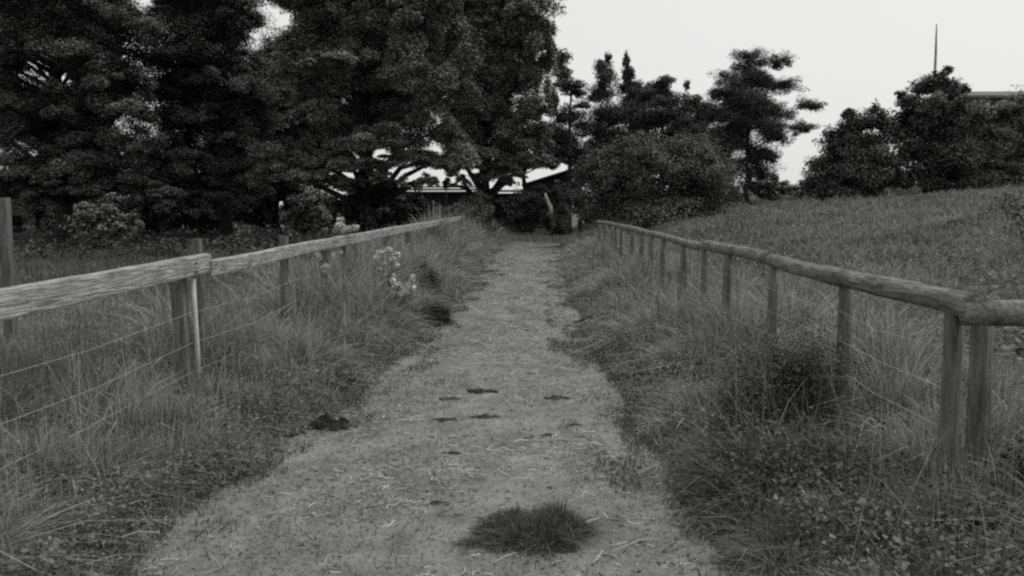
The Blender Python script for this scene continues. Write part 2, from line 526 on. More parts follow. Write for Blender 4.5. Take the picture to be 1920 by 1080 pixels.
X, Y = scatter(170000, 1.8, 30, lambda y: pl(y) - 0.1, lambda y: pr(y) + 0.1, p=1.15)
e = np.minimum(X - pl(Y), pr(Y) - X)
X, Y = thin(X, Y, np.clip(3.2 * (vnoise(X * 4.5, Y * 1.6, 63) * 0.6 + vnoise(X * 9, Y * 4, 64) * 0.4 - 0.38 - 0.75 * np.clip(e, 0, .8)), 0, 1))
h = 0.022 * RNG.uniform(0.4, 1.6, len(X))
blades('sod_grass', X, Y, h, 0.002 + 0.0009 * Y, M['weed'], 'short dark turf creeping in over the path edges', 'grass', 0.8, zbase=path_z(X, Y) - 0.002)

def litter(name, X, Y, Z, length, width, material, label, cat):
    n = len(X)
    th = RNG.normal(0, 0.9, n)
    d = np.stack([np.cos(th), np.sin(th), RNG.normal(0, 0.12, n)], 1)
    s = np.stack([-np.sin(th), np.cos(th), RNG.normal(0, 0.3, n)], 1)
    C = np.stack([X, Y, Z + 0.003], 1)
    bend = RNG.normal(0, 0.15, n)[:, None] * length[:, None] * s
    V = np.empty((n, 6, 3))
    for i, (t, b) in enumerate(((-.5, 0), (0, 1), (.5, 0))):
        c = C + d * (length * t)[:, None] + bend * b
        c[:, 2] = np.maximum(c[:, 2], Z + 0.001)
        V[:, 2 * i] = c - s * (width * .5)[:, None]
        V[:, 2 * i + 1] = c + s * (width * .5)[:, None]
    b = (np.arange(n) * 6)[:, None]
    fq = np.concatenate([b + np.array([[0, 1, 3, 2]]), b + np.array([[2, 3, 5, 4]])])
    return tag(mesh_np(name, V.reshape(-1, 3), fq, material), label, cat, kind='stuff')
X, Y = scatter(17000, 1.8, 22, lambda y: pl(y) - 0.35, lambda y: pr(y) + 0.35, p=1.2)
X, Y = thin(X, Y, 0.05 + 0.95 * vnoise(X * 1.5 + 9, Y * 1.5, 71) ** 2)
litter('straw_litter', X, Y, path_z(X, Y) + 0.002, RNG.uniform(0.012, 0.085, len(X)), 0.0017 + 0.0005 * Y, M['straw'], 'pale broken straw lying about on the path', 'straw')
X, Y = scatter(9000, 1.8, 16, lambda y: pl(y) - 0.2, lambda y: pr(y) + 0.2, p=1.2)
X, Y = thin(X, Y, 0.05 + 0.95 * vnoise(X * 2.5, Y * 2.5, 75) ** 2)
litter('dark_litter', X, Y, path_z(X, Y) + 0.001, RNG.uniform(0.008, 0.035, len(X)), RNG.uniform(0.003, 0.009, len(X)), M['clod'], 'dark crumbs of leaf and earth trodden into the path', 'leaf litter')

# broad low weeds mixed through both verges
def weeds(name, n, y0, y1, f0, f1, label, mt, seed, hmax=0.26, size=0.035):
    X, Y = scatter(n, y0, y1, f0, f1, p=1.1)
    X, Y = thin(X, Y, np.clip(2.6 * (0.6 * vnoise(X * 1.6, Y * 1.6, seed) + 0.4 * vnoise(X * 5, Y * 5, seed + 3) - 0.36), 0, 1))
    Z = H(X, Y) + RNG.uniform(0.0, 1, len(X)) ** 1.3 * hmax * (0.4 + 0.8 * vnoise(X * 2, Y * 2, seed + 1))
    v, f = leaf_quads(np.stack([X, Y, Z], 1), size, 0.8, 0.6)
    tag(mesh_np(name, v, f, mt), label, 'weeds', kind='stuff')
weeds('verge_weeds', 170000, 1.8, 16, lambda y: pr(y) + 0.12, lambda y: 2.2 + 0 * y, 'low broad leaved weeds growing through the right verge', M['weed'], 81, hmax=0.32, size=0.026)
weeds('verge_weeds', 130000, 1.8, 14, lambda y: -2.5 + 0 * y, lambda y: pl(y) - 0.1, 'low leafy weeds growing through the left verge', M['weed'], 85, hmax=0.32, size=0.022)
weeds('field_weeds', 70000, 2.4, 9, lambda y: 1.9 + 0 * y, lambda y: .62 * y + 1.2, 'leafy weeds in the field beside the right fence', M['weed'], 88, size=0.035)

weeds('corner_weeds', 80000, 1.8, 4.3, lambda y: 0.95 + 0 * y, lambda y: 2.7 + 0 * y, 'dark leafy weeds filling the lower right corner round the nearest post', M['dark_weed'], 93, hmax=0.46, size=0.021)
weeds('field_hollow_weeds', 9000, 19, 23, lambda y: -11.4 + 0 * y, lambda y: -8.8 + 0 * y, 'dark low growth in a hollow of the ground beyond the left rail', M['clod'], 97, hmax=0.2, size=0.08)  # one patch of low leaves in the dark earth colour
weeds('edge_weeds', 11000, 3.6, 20, lambda y: pr(y) - 0.02, lambda y: pr(y) + 0.5, 'dark low weeds along the right hand edge of the path', M['dark_weed'], 101, hmax=0.16, size=0.03)
weeds('edge_weeds', 7000, 3.8, 9, lambda y: pl(y) - 0.3, lambda y: pl(y) + 0.08, 'dark low weeds along the left hand edge of the path', M['dark_weed'], 105, hmax=0.10, size=0.024)
weeds('pasture_weeds', 60000, 5, 32, lambda y: 2.6 + 0 * y, lambda y: .62 * y + 2, 'coarse low weeds scattered over the rising field', M['weed'], 111, hmax=0.22, size=0.07)
weeds('undergrowth', 40000, 22, 40, lambda y: -.62 * y - 1, lambda y: -3.2 + 0 * y, 'dark leafy undergrowth on the ground beneath the tall left trees', M['dark_weed'], 121, hmax=0.5, size=0.11)  # dark leaf colour stands in for the shadow round the trunk bases
weeds('bank_weeds', 9000, 13, 22, lambda y: 8.2 + (y - 15) * .42, lambda y: 9.2 + (y - 15) * .42, 'dark weeds along the foot of the low bank at the right of the field', M['dark_weed'], 99, hmax=0.35, size=0.07)
X, Y = scatter(60000, 1.8, 4.5, lambda y: 0.85 + 0 * y, lambda y: 2.9 + 0 * y, p=1.1)
X, Y = thin(X, Y, np.clip(2.5 * (vnoise(X * 3, Y * 3, 95) - 0.25), 0, 1))
blades('corner_grass', X, Y, 0.34 * RNG.uniform(0.3, 1.3, len(X)) * (0.4 + 0.9 * vnoise(X * 4, Y * 4, 96)), (0.0028 + 0.0008 * Y) * RNG.uniform(.4, 1.5, len(X)), M['tuftgrass'], 'dark tangled grass in the lower right corner round the nearest post', 'grass', 1.1)
# taller seed stalks standing out of the verges
def stalks(name, n, f0, f1, label, y1=12):
    X, Y = scatter(n, 2.2, y1, f0, f1, p=1.0)
    h = RNG.uniform(0.28, 0.75, n)
    blades(name, X, Y, h, 0.002 + 0.0004 * Y, M['grass'], label, 'grass stalks', 0.35)
stalks('seed_stalks', 1300, lambda y: -2.6 + 0 * y, lambda y: pl(y) - 0.25, 'thin pale seed stalks standing out of the left verge')
stalks('seed_stalks', 1100, lambda y: pr(y) + 0.3, lambda y: 2.4 + 0 * y, 'thin pale seed stalks standing out of the right verge')

# ------------------------------------------------------------------ right fence: round pole rail on round posts
RF = 1.70
rposts = [3.57, 4.9, 6.2, 7.5, 8.75, 9.95, 11.2, 12.4, 13.7, 15.0, 16.3, 17.6, 18.9, 20.2, 21.5]
fr = empty('pole_fence', (RF, 12.0, 0))
tag(fr, 'fence of round poles with a thick log top rail on the right of the path', 'fence')
def gz(x, y): return float(H(x, y))
for i, y in enumerate(rposts):
    mb = MB()
    x = RF + 0.03 * math.sin(i * 1.7)
    r = 0.037 + 0.004 * math.sin(i * 2.9)
    top = 0.93
    lx = random.uniform(-0.012, 0.012)
    k = 7
    mb.tube([(x + lx * t / k, y, -0.2 + (top + 0.2) * t / k) for t in range(k + 1)], [r * (1.06 - 0.08 * t / k) for t in range(k + 1)], 12, wob=0.09)
    mb.build('post', M['post'], fr, smooth=True)
mb = MB()
mb.tube([(RF + 0.185, 3.70, -0.2), (RF + 0.185, 3.70, 0.5), (RF + 0.18, 3.70, 0.925)], [0.048, 0.047, 0.045], 12, wob=0.06)
o = mb.build('post', M['post'], fr, smooth=True)
def log_rail(p, q, r0, r1, flat=1.0):
    mb = MB(); p = Vector(p); q = Vector(q); n = max(6, int((q - p).length / 0.16))
    pts = []; rad = []
    ph = random.random() * 6
    for i in range(n + 1):
        t = i / n
        c = p.lerp(q, t); c.z += 0.008 * math.sin(ph + t * 5) ; c.x += 0.006 * math.sin(ph * 2 + t * 7)
        pts.append(c); rad.append((r0 + (r1 - r0) * t) * (1 + 0.05 * math.sin(ph + t * 23)))
    mb.tube(pts, rad, 14, wob=0.06, flat=flat)
    return mb.build('rail', M['pole'], fr, smooth=True)
log_rail((RF + 0.0, 3.40, 0.955), (RF, 6.3, 0.965), 0.050, 0.047)
log_rail((RF, 6.33, 0.967), (RF + 0.02, 8.72, 0.972), 0.046, 0.051)
log_rail((RF + 0.02, 8.78, 0.94), (RF + 0.02, 12.5, 0.945), 0.044, 0.042)
log_rail((RF + 0.02, 12.53, 0.95), (RF + 0.0, 17.0, 0.96), 0.042, 0.05)
log_rail((RF + 0.0, 17.03, 0.955), (RF - 0.05, 21.8, 0.96), 0.042, 0.042)
log_rail((RF - 0.03, 3.41, 0.945), (RF + 2.2, 3.36, 0.925), 0.050, 0.052)
def wire(parent, pts):
    mb = MB(); mb.tube(pts, 0.0012, 5); return mb.build('wire', M['wire'], parent)
for z in (0.30, 0.46, 0.62, 0.78):
    pts = []
    for i, y in enumerate(rposts):
        x = RF - 0.042 + 0.03 * math.sin(i * 1.7)
        pts.append((x, y, z))
        if i < len(rposts) - 1:
            pts.append((x + random.uniform(-.01, .01), (y + rposts[i + 1]) / 2, z - 0.012 - random.uniform(0, .01)))
    wire(fr, pts)
mb = MB()
for (y, z) in ((3.57, 1.0), (6.2, 1.0)):
    pass

# ------------------------------------------------------------------ left fence: sawn board rail
LF = -2.20
fl = empty('board_fence', (LF, 12.0, 0))
tag(fl, 'fence with a pale sawn board top rail along the left of the path', 'fence')
lposts = [(2.9, .07, .9), (5.55, .075, .93), (8.05, .06, 1.07), (9.45, .075, .93), (10.75, .07, 1.16), (13.6, .07, .93), (16.4, .07, .98), (19.2, .07, .94), (22.2, .07, .93), (25.2, .07, .95), (28.4, .07, .93), (31.6, .07, .94)]
def board_post(x, y, s, top, lean=0.0, name='post'):
    mb = MB()
    R = Euler((0, lean, random.uniform(-.2, .2))).to_matrix()
    n = 6; vs = []; fs = []
    for i in range(n + 1):
        t = i / n; z = -0.2 + (top + 0.2) * t
        for (a, b) in ((-1, -1), (1, -1), (1, 1), (-1, 1)):
            j = 1 + random.uniform(-.05, .05)
            v = R @ Vector((a * s / 2 * j, b * s / 2 * j, z)); vs.append((x + v.x, y + v.y, v.z))
    for i in range(n):
        for k in range(4):
            fs.append((i * 4 + k, i * 4 + (k + 1) % 4, i * 4 + 4 + (k + 1) % 4, i * 4 + 4 + k))
    fs.append((3, 2, 1, 0)); fs.append((n * 4, n * 4 + 1, n * 4 + 2, n * 4 + 3))
    mb.add(vs, fs)
    return mb
for i, (y, s, top) in enumerate(lposts):
    behind = i in (2, 4, 6)
    board_post(LF - (0.06 if behind else 0.0), y, s, top, lean=-0.03 if i == 1 else random.uniform(-.02, .02)).build('post', M['post'], fl)
board_post(LF - 0.10, 6.08, .055, 1.12).build('post', M['post'], fl)
def board(p, q, hh, th, tilt=0.0, mt='board'):
    mb = MB(); p = Vector(p); q = Vector(q); n = max(8, int((q - p).length / 0.2)); vs = []; fs = []
    ph = random.random() * 6
    R = Matrix.Rotation(tilt, 3, 'Y')
    prof = [(-.5, -.42), (-.42, -.5), (.42, -.5), (.5, -.42), (.5, .42), (.42, .5), (-.42, .5), (-.5, .42)]
    for i in range(n + 1):
        t = i / n; c = p.lerp(q, t)
        c.z += 0.006 * math.sin(ph + t * 6)
        for (a, b) in prof:
            v = R @ Vector((a * th, 0, b * hh)) * (1 + random.uniform(-.02, .02))
            vs.append(c + v)
    k = len(prof)
    for i in range(n):
        for j in range(k):
            fs.append((i * k + j, i * k + (j + 1) % k, i * k + k + (j + 1) % k, i * k + k + j))
    fs.append(tuple(range(k))[::-1]); fs.append(tuple(n * k + j for j in range(k)))
    mb.add(vs, fs)
    return mb.build('rail', M[mt], fl)
board((LF + 0.075, 1.2, 0.95), (LF + 0.06, 5.82, 0.965), 0.125, 0.05, 0.10)
board((LF + 0.062, 5.83, 0.935), (LF + 0.06, 9.6, 0.945), 0.105, 0.05, 0.12)
board((LF + 0.06, 9.61, 0.95), (LF + 0.06, 15.4, 0.95), 0.115, 0.05, 0.12)
board((LF + 0.06, 15.41, 0.945), (LF + 0.055, 22.3, 0.955), 0.12, 0.05, 0.12)
board((LF + 0.06, 22.31, 0.95), (LF + 0.02, 33.5, 0.96), 0.12, 0.05, 0.12)
for z in (0.12, 0.29, 0.475, 0.67):
    pts = []
    for i, (y, s, t) in enumerate(lposts):
        pts.append((LF + 0.045, y, z))
        if i < len(lposts) - 1:
            pts.append((LF + 0.045 + random.uniform(-.015, .015), (y + lposts[i + 1][0]) / 2, z - 0.02 - random.uniform(0, .015)))
    wire(fl, pts)
# pale strip added as the lit edge of the nearest left post
mb = MB()
mb.tube([(LF + 0.072, 5.60, -0.1), (LF + 0.062, 5.60, 0.4), (LF + 0.048, 5.60, 0.885)], 0.016, 8, wob=0.1)
o = mb.build('stake', M['stakewood'], fl, smooth=True); o['label'] = 'thin pale stake nailed to the front of the post'

for (y, z) in ((5.55, .985), (5.55, .93), (5.9, .955), (9.5, .965), (9.68, .95), (2.9, .97)):
    mb = MB(); mb.tube([(LF + 0.082, y, z), (LF + 0.098, y, z + .002)], 0.006, 8); mb.build('nail', M['clod'], fl)

# tall lone post beyond the left rail
p = W(15, 520, 8.0)
mb = board_post(p.x, 8.0, 0.082, 1.42)
o = mb.build('tall_post', M['post'])
tag(o, 'tall square wooden post standing alone beyond the left board rail', 'post')
p = W(22, 500, 12)

# ------------------------------------------------------------------ clods, mound, twigs on the path
def clod(px, py, wpx, hpx, label, cat='clod', name='earth_clod', group='dark clods of earth on the path', mt='clod', zf=1.0, parts=16):
    if name == 'earth_clod': zf = 0.75
    g = G(px, py); Y = g.y
    RX = wpx / F * Y / 2 * (1.25 if name == 'earth_clod' else 1); RZ = hpx / F * Y * 0.8 * zf
    base = float(path_z(g.x, g.y)) - 0.005
    vs = []; fs = []
    nu, nv = 14, 5
    for p in range(parts):
        ox = RX * max(-.85, min(.85, random.gauss(0, .5))); oy = RX * max(-.5, min(.5, random.gauss(0, .3)))
        f = .8 if p == 0 else random.uniform(.25, .5)
        if p == 0: ox *= .3; oy *= .3
        rx = RX * f * random.uniform(.7, .95); ry = RX * f * random.uniform(.5, .9); rz = RZ * (1 if p == 0 else random.uniform(.3, .8))
        seed = random.random() * 50; b = len(vs)
        for j in range(nv + 1):
            phi = math.pi / 2 * j / nv
            for i in range(nu):
                th = 2 * math.pi * i / nu
                k = 1 + 0.9 * (float(vnoise(math.cos(th) * 2 + seed, math.sin(th) * 2 + phi * 2, 3)) - 0.5) + 0.35 * (random.random() - .5)
                r = math.cos(phi) * k
                vs.append((ox + rx * r * math.cos(th), oy + ry * r * math.sin(th), rz * math.sin(phi) * (0.5 + float(vnoise(th * 2 + seed, phi * 3, 8)))))
        for j in range(nv):
            for i in range(nu):
                fs.append((b + j * nu + i, b + j * nu + (i + 1) % nu, b + (j + 1) * nu + (i + 1) % nu, b + (j + 1) * nu + i))
    me = bpy.data.meshes.new(name); me.from_pydata(vs, [], fs); me.update(); me.materials.append(M[mt])
    o = bpy.data.objects.new(name, me); COL.objects.link(o); o.location = (g.x, g.y, base)
    tag(o, label, cat, group)
    return o
clod(612, 806, 84, 30, 'large dark earth mound at the left edge of the path', 'mound', 'earth_mound', None)
clod(905, 744, 46, 10, 'flat dark clod in mid path, nearest the centre of the upper group')
clod(848, 753, 36, 5, 'thin dark smear of earth just left of the flat mid path clod')
clod(1042, 754, 34, 8, 'dark clod in mid path right of centre, above the pale straw')
clod(905, 790, 44, 9, 'dark humped clod below the flat mid path clod')
clod(833, 797, 44, 7, 'long dark clod left of the humped one in mid path')
clod(1076, 802, 26, 6, 'small dark clod just under the pale straw at right')
clod(1027, 824, 22, 8, 'small round dark clod below the straw, right of centre')
clod(990, 830, 24, 5, 'small thin dark clod in the middle of the path')
clod(885, 824, 30, 4, 'thin pale edged dark clod left of the path middle')
clod(846, 862, 26, 8, 'small dark clod alone on the left half of the path')
clod(1024, 871, 22, 5, 'small dark clod alone on the right half of the path')
clod(820, 956, 36, 9, 'flat black clod to the left of the big tuft')
clod(990, 710, 26, 4, 'thin dark clod farthest up in the middle of the path')
clod(555, 818, 40, 10, 'dark lump of turf below the large earth mound', 'clod', 'turf_lump', None)

def tuft(name, cx, cy, n, rx, ry, hh, wid, mt, label, cat, lean=0.5, twod=False):
    a = RNG.uniform(0, 2 * np.pi, n); r = np.sqrt(RNG.uniform(0, 1, n))
    X = cx + np.cos(a) * r * rx; Y = cy + np.sin(a) * r * ry
    r = r * (0.72 + 0.6 * vnoise(np.cos(a) * 2.2 + cx * 9, np.sin(a) * 2.2 + cy, 44))
    X = cx + np.cos(a) * r * rx; Y = cy + np.sin(a) * r * ry
    hgt = hh * (1.0 - 0.6 * r ** 2) * (0.45 + 1.1 * vnoise(X * 16, Y * 16, 45)) * np.clip(0.8 + 0.45 * (X - cx) / rx, 0.3, 1.3) * RNG.uniform(0.5, 1.2, n)
    o = blades(name, X, Y, hgt, np.full(n, wid) * RNG.uniform(.6, 1.3, n), mt, label, cat, lean, zbase=np.full(n, 0.004))
    del o['kind']
    o.data.update()
    # move the origin to the base of the tuft
    o.data.transform(Matrix.Translation((-cx, -cy, 0))); o.location = (cx, cy, 0)
    return o
g = G(1010, 1022)
tuft('grass_tuft', g.x - 0.06, g.y + .05, 9000, 0.25, 0.25, 0.135, 0.0045, M['tuftgrass'], 'big dark grass tuft growing in the middle of the path in the foreground', 'grass tuft', 1.15)
g = G(885, 1036)
tuft('grass_tuft', g.x, g.y, 1500, 0.15, 0.08, 0.05, 0.004, M['tuftgrass'], 'small low tuft at the left foot of the big foreground tuft', 'grass tuft', 0.7)
g = G(797, 612)
tuft('grass_tuft', g.x, g.y + .1, 4600, 0.26, 0.2, 0.30, 0.008, M['dark_weed'], 'black clump of dead grass at the left edge of the far path', 'grass tuft', 0.8)
g = G(1098, 607)
tuft('grass_tuft', g.x, g.y, 900, 0.14, 0.1, 0.09, 0.009, M['clod'], 'dark low tuft on the right edge of the far path', 'grass tuft', 0.4)
g = G(1165, 612)
tuft('grass_tuft', g.x, g.y, 900, 0.09, 0.1, 0.14, 0.008, M['clod'], 'small dark round tuft in the right verge beside the far path', 'grass tuft', 0.3)

def twig(pts, r, label, z=0.012, mt='straw'):
    mb = MB(); P = []
    for (px, py) in pts:
        g = G(px, py); P.append((g.x, g.y, max(float(path_z(g.x, g.y)), float(H(g.x, g.y))) + z))
    mb.tube(P, [r * (1 - .5 * i / len(P)) for i in range(len(P))], 6, wob=.2)
    o = mb.build('twig', M[mt], None, smooth=True)
    tag(o, label, 'twig', 'pale twigs and stalks on the ground')
twig([(1080, 1008), (1098, 997), (1124, 986)], 0.0055, 'thick pale twig at the right foot of the big foreground tuft', 0.014)
twig([(1040, 778), (1060, 770), (1112, 752)], 0.003, 'pale stalk slanting over the right half of the mid path')
twig([(1030, 790), (1070, 787), (1115, 790)], 0.0026, 'pale stalk lying level just below the slanting one')
twig([(1100, 772), (1104, 760), (1112, 752)], 0.003, 'short forked pale stalk at the right end of the slanting one')
twig([(1112, 1076), (1122, 1066), (1130, 1052)], 0.0035, 'short bright twig at the bottom of the photo right of the tuft')
twig([(925, 1076), (950, 1068), (968, 1062)], 0.003, 'faint pale twig at the bottom of the photo below the tuft')
twig([(1150, 1050), (1200, 1030), (1240, 1022)], 0.0025, 'long thin pale twig in the lower right part of the path')
twig([(1530, 1052), (1524, 1064), (1536, 1080)], 0.005, 'bright bent twig in the right verge at the bottom of the photo', 0.06)
twig([(740, 968), (752, 962), (765, 960)], 0.003, 'short bright straw on the left part of the near path')
twig([(1640, 912), (1690, 915), (1735, 900)], 0.004, 'bleached branch lying in the right verge before the nearest post', 0.12)
twig([(230, 1052), (262, 1040), (300, 1046)], 0.003, 'pale bent stalk in the grass at the lower left corner', 0.08)

# ------------------------------------------------------------------ shrubs of the verges
def shrub(name, base, blobs, leafsize, mt, label, cat='shrub', nsub=14, subr=0.4, group=None, stems=6, upbias=.6, aspect=.55, stem_r=0.006, foliage_name='foliage'):
    e = empty(name, base)
    foliage(foliage_name, blobs, leafsize, M[mt], e, nsub, subr, upbias, aspect)
    mb = MB(); b = Vector(base)
    for (c, r, n) in (blobs * 3)[:max(stems, 1)]:
        c = Vector(c) + Vector([random.uniform(-.5, .5) * k for k in r])
        a = b + Vector((random.uniform(-.4, .4) * r[0], random.uniform(-.4, .4) * r[1], -0.05))
        m_ = a.lerp(c, .5) + Vector((0, 0, .1 * (c - a).length))
        mb.tube([a, m_, c], [stem_r, stem_r * .7, stem_r * .3], 5)
    mb.build('stem', M['bark'], e)
    tag(e, label, cat, group)
    return e
# bramble in the right verge between first and second post
bx, by = 1.38, 4.75
shrub('bramble_bush', (bx, by, 0), [((bx - .3, by - .2, .16), (.3, .26, .2), 3600), ((bx, by, .42), (.36, .30, .28), 9500), ((bx + .2, by + .1, .44), (.3, .28, .24), 3600), ((bx - .25, by, .28), (.3, .26, .24), 3600), ((bx + .05, by - .1, .14), (.3, .22, .16), 2600)], 0.018, 'dark_weed', 'dark bramble bush in the right verge between the two nearest posts', nsub=34, subr=.55)
bx, by = 1.62, 3.02
shrub('nettle_clump', (bx, by, 0), [((bx, by, .16), (.30, .25, .22), 5200), ((bx + .3, by + .2, .24), (.34, .3, .3), 5600), ((bx + .15, by - .35, .12), (.36, .3, .2), 4200), ((bx - .25, by + .1, .08), (.22, .2, .14), 2000)], 0.028, 'dark_weed', 'dark leafy nettle clump at the foot of the nearest right post', 'weed clump')
bx, by = 1.42, 3.9
shrub('dock_plant', (bx, by, 0), [((bx, by, .12), (.16, .14, .14), 1800)], 0.03, 'dark_weed', 'small dark weed clump just in front of the bleached branch', 'weed clump')
bx, by = -1.56, 5.55
g = G(635, 745)
shrub('weed_clump', (g.x, g.y, 0), [((g.x, g.y, .07), (.16, .14, .10), 1500)], 0.022, 'dark_weed', 'dark weed clump behind the large earth mound', 'weed clump')
g = G(790, 575)
shrub('weed_clump', (g.x, g.y + .4, 0), [((g.x + .05, g.y + .4, .3), (.32, .3, .3), 3800)], 0.035, 'weed', 'leafy weed clump behind the black clump of dead grass', 'weed clump')

# cow parsley style flowers
def flowers(px, py, Y, hh, n, label, spread=0.12, r=0.03):
    c = W(px, py, Y); zb = gz(c.x, Y)
    e = empty('flowering_plant', (c.x, Y, zb))
    tag(e, label, 'flowers', 'white flowering plants by the left fence')
    foliage('foliage', [((c.x, Y, (c.z + zb) / 2), (spread * 1.3, spread * 1.3, max(.15, (c.z - zb) / 2 * .85)), 500)], .045, M['weed'], e)
    st = MB()
    for i in range(n):
        top = Vector((c.x + random.uniform(-spread, spread), Y + random.uniform(-spread, spread), c.z + random.uniform(-.5, .5) * hh))
        base = Vector((c.x + random.uniform(-.05, .05), Y + random.uniform(-.05, .05), zb - .03))
        st.tube([base, base.lerp(top, .5) + Vector((random.uniform(-.02, .02), 0, .03)), top - Vector((0, 0, .03))], [.004, .003, .002], 5)
        k = random.randint(50, 120)
        a = RNG.uniform(0, 2 * np.pi, k); rr = np.sqrt(RNG.uniform(0, 1, k)) * r * random.uniform(.4, 1.3)
        P = np.stack([top.x + np.cos(a) * rr, top.y + np.sin(a) * rr, top.z - rr ** 2 * 6 + RNG.normal(0, .010, k)], 1)
        v, f = leaf_quads(P, 0.03, 0.2, .9)
        mesh_np('flower_head', v, f, M['petal'], e, loc=e['_w'])
        for j in range(5):
            th = random.random() * 6.28
            st.tube([top - Vector((0, 0, .03)), top + Vector((math.cos(th) * r * .6, math.sin(th) * r * .6, -.004))], [.0015, .001], 4)
    st.build('stem', M['stem'], e)
flowers(650, 420, 10.3, 0.14, 13, 'tall white flowering plant standing above the left rail', 0.11, .045)
flowers(728, 485, 9.6, 0.2, 11, 'white flowering plant hanging below the left rail, nearer the path', 0.13, .028)
flowers(752, 535, 9.3, 0.2, 17, 'dense white flowering plant lowest in the left verge', 0.14, .03)
flowers(612, 490, 9.0, 0.2, 8, 'sparse white flowering plant by the second left post', 0.16, .022)
flowers(712, 545, 9.5, 0.10, 4, 'small white flowering plant left of the dense one', 0.08, .02)

# ------------------------------------------------------------------ background bushes and trees
def px_blobs(lst, Y, dens, yr=0.8, jit=0.6):
    """(px, py, half width px, half height px) -> ellipsoid blobs at distance Y"""
    res = []
    for (px, py, a, b) in lst:
        yy = Y + random.uniform(-jit, jit)
        c = W(px, py, yy); rx = a / F * yy; rz = b / F * yy
        n = int(5.0 * dens * (rx * rz))
        rx *= 1.1; rz *= 1.1
        res.append(((c.x, yy, c.z), (rx, max(rx, rz) * yr, rz), max(n, 200)))
    return res

def dome(px, py, a, b, Y, k, sub, dens):
    """many small blobs through a dome shaped bush"""
    res = []
    c = W(px, py, Y); RX = a / F * Y; RZ = b / F * Y
    for i in range(k):
        d = Vector((random.gauss(0, 1), random.gauss(0, 1), random.gauss(0, 1))).normalized()
        r = random.uniform(0.35, 0.86)
        s = sub * random.uniform(.75, 1.25)
        p = Vector((c.x + d.x * RX * r, Y + d.y * RX * .8 * r, c.z + d.z * RZ * r))
        res.append((tuple(p), (RX * s, RX * s, RX * s * .85), int(4.0 * dens * (RX * s) ** 2)))
    return res

def tree(name, basepx, Y, blobs, leafsize, mt, label, r0, cat='tree', group=None, topz=None, nsub=14, subr=.36, upbias=.6, aspect=.55, droop=0.0, every=1, topx=None):
    c = W(basepx, 385, Y); zb = gz(c.x, Y)
    e = empty(name, (c.x, Y, zb))
    foliage('crown', blobs, leafsize, M[mt], e, nsub, subr, upbias, aspect, droop)
    tz = (topz if topz is not None else max(b[0][2] for b in blobs)) - 0.75
    tx = c.x if topx is None else W(topx, 385, Y).x
    limbs('trunk', (c.x, Y, zb), (tx, Y, tz), blobs, r0, M['bark'], e, every)
    tag(e, label, cat, group)
    return e

# big round bush beside the end of the right fence
Yb = 29.0
b = dome(1235, 328, 152, 94, Yb, 95, .21, 1250) + px_blobs([(1130, 370, 50, 45), (1330, 360, 55, 50), (1240, 385, 120, 34), (1110, 330, 30, 50), (1170, 385, 50, 30), (1300, 385, 60, 26), (1190, 330, 60, 50), (1280, 320, 70, 50)], Yb, 1500)
tree('round_bush', 1235, Yb, b, 0.08, 'roundleaf', 'big round dark bush at the far end of the right fence', 0.10, 'bush', upbias=.8, subr=.52, nsub=18)

# leaning pine against the sky
Yp = 37.0
pine = [(1405, 118, 42, 26), (1462, 112, 26, 16), (1375, 150, 34, 24), (1435, 150, 45, 26), (1345, 175, 22, 14), (1400, 190, 55, 30), (1478, 160, 30, 16), (1360, 215, 36, 24),
        (1420, 225, 50, 30), (1470, 215, 26, 13), (1515, 196, 30, 13), (1440, 200, 30, 12), (1500, 240, 30, 15), (1455, 250, 40, 20), (1380, 262, 46, 30), (1430, 285, 40, 22),
        (1400, 315, 40, 32), (1350, 290, 34, 30), (1410, 350, 30, 18), (1380, 235, 50, 34), (1365, 320, 34, 36), (1385, 180, 46, 30), (1420, 190, 50, 36), (1425, 315, 30, 24)]
tree('pine_tree', 1400, Yp, px_blobs(pine, Yp, 2600, .8, .5), 0.09, 'needle', 'dark ragged pine with branches reaching right against the sky', 0.16, 'tree', nsub=18, subr=.482, aspect=.35, topz=W(1410, 130, Yp).z)

# ragged conifers behind the round bush
Yc = 44.0
tree('conifer', 1150, Yc, px_blobs([(1132, 145, 20, 26), (1125, 180, 28, 20), (1150, 215, 42, 24), (1110, 235, 34, 18), (1150, 260, 46, 30), (1120, 300, 48, 36), (1128, 122, 10, 14), (1140, 112, 7, 12)], Yc, 2300, .8, 1.2), 0.13, 'needle',
     'spiky conifer just left of the tallest tip behind the round bush', 0.09, group='conifers behind the round bush', nsub=18, subr=.48, aspect=.35, topz=W(1134, 135, Yc).z, topx=1133)
tree('conifer', 1178, Yc + 1.5, px_blobs([(1175, 112, 7, 16), (1178, 142, 17, 16), (1185, 165, 26, 18), (1195, 190, 32, 22), (1190, 220, 40, 26), (1200, 265, 46, 36)], Yc + 1.5, 2300, .8, 1.0), 0.13, 'needle',
     'conifer with the tallest thin tip behind the round bush', 0.14, group='conifers behind the round bush', nsub=18, subr=.48, aspect=.35, topz=W(1175, 100, Yc).z)
tree('conifer', 1240, Yc - 1, px_blobs([(1245, 160, 22, 18), (1225, 175, 28, 20), (1250, 195, 34, 22), (1230, 225, 46, 26), (1265, 250, 40, 30)], Yc - 1, 2300, .8, 1.0), 0.13, 'needle',
     'blunt topped conifer right above the crown of the round bush', 0.14, group='conifers behind the round bush', nsub=18, subr=.48, aspect=.4)
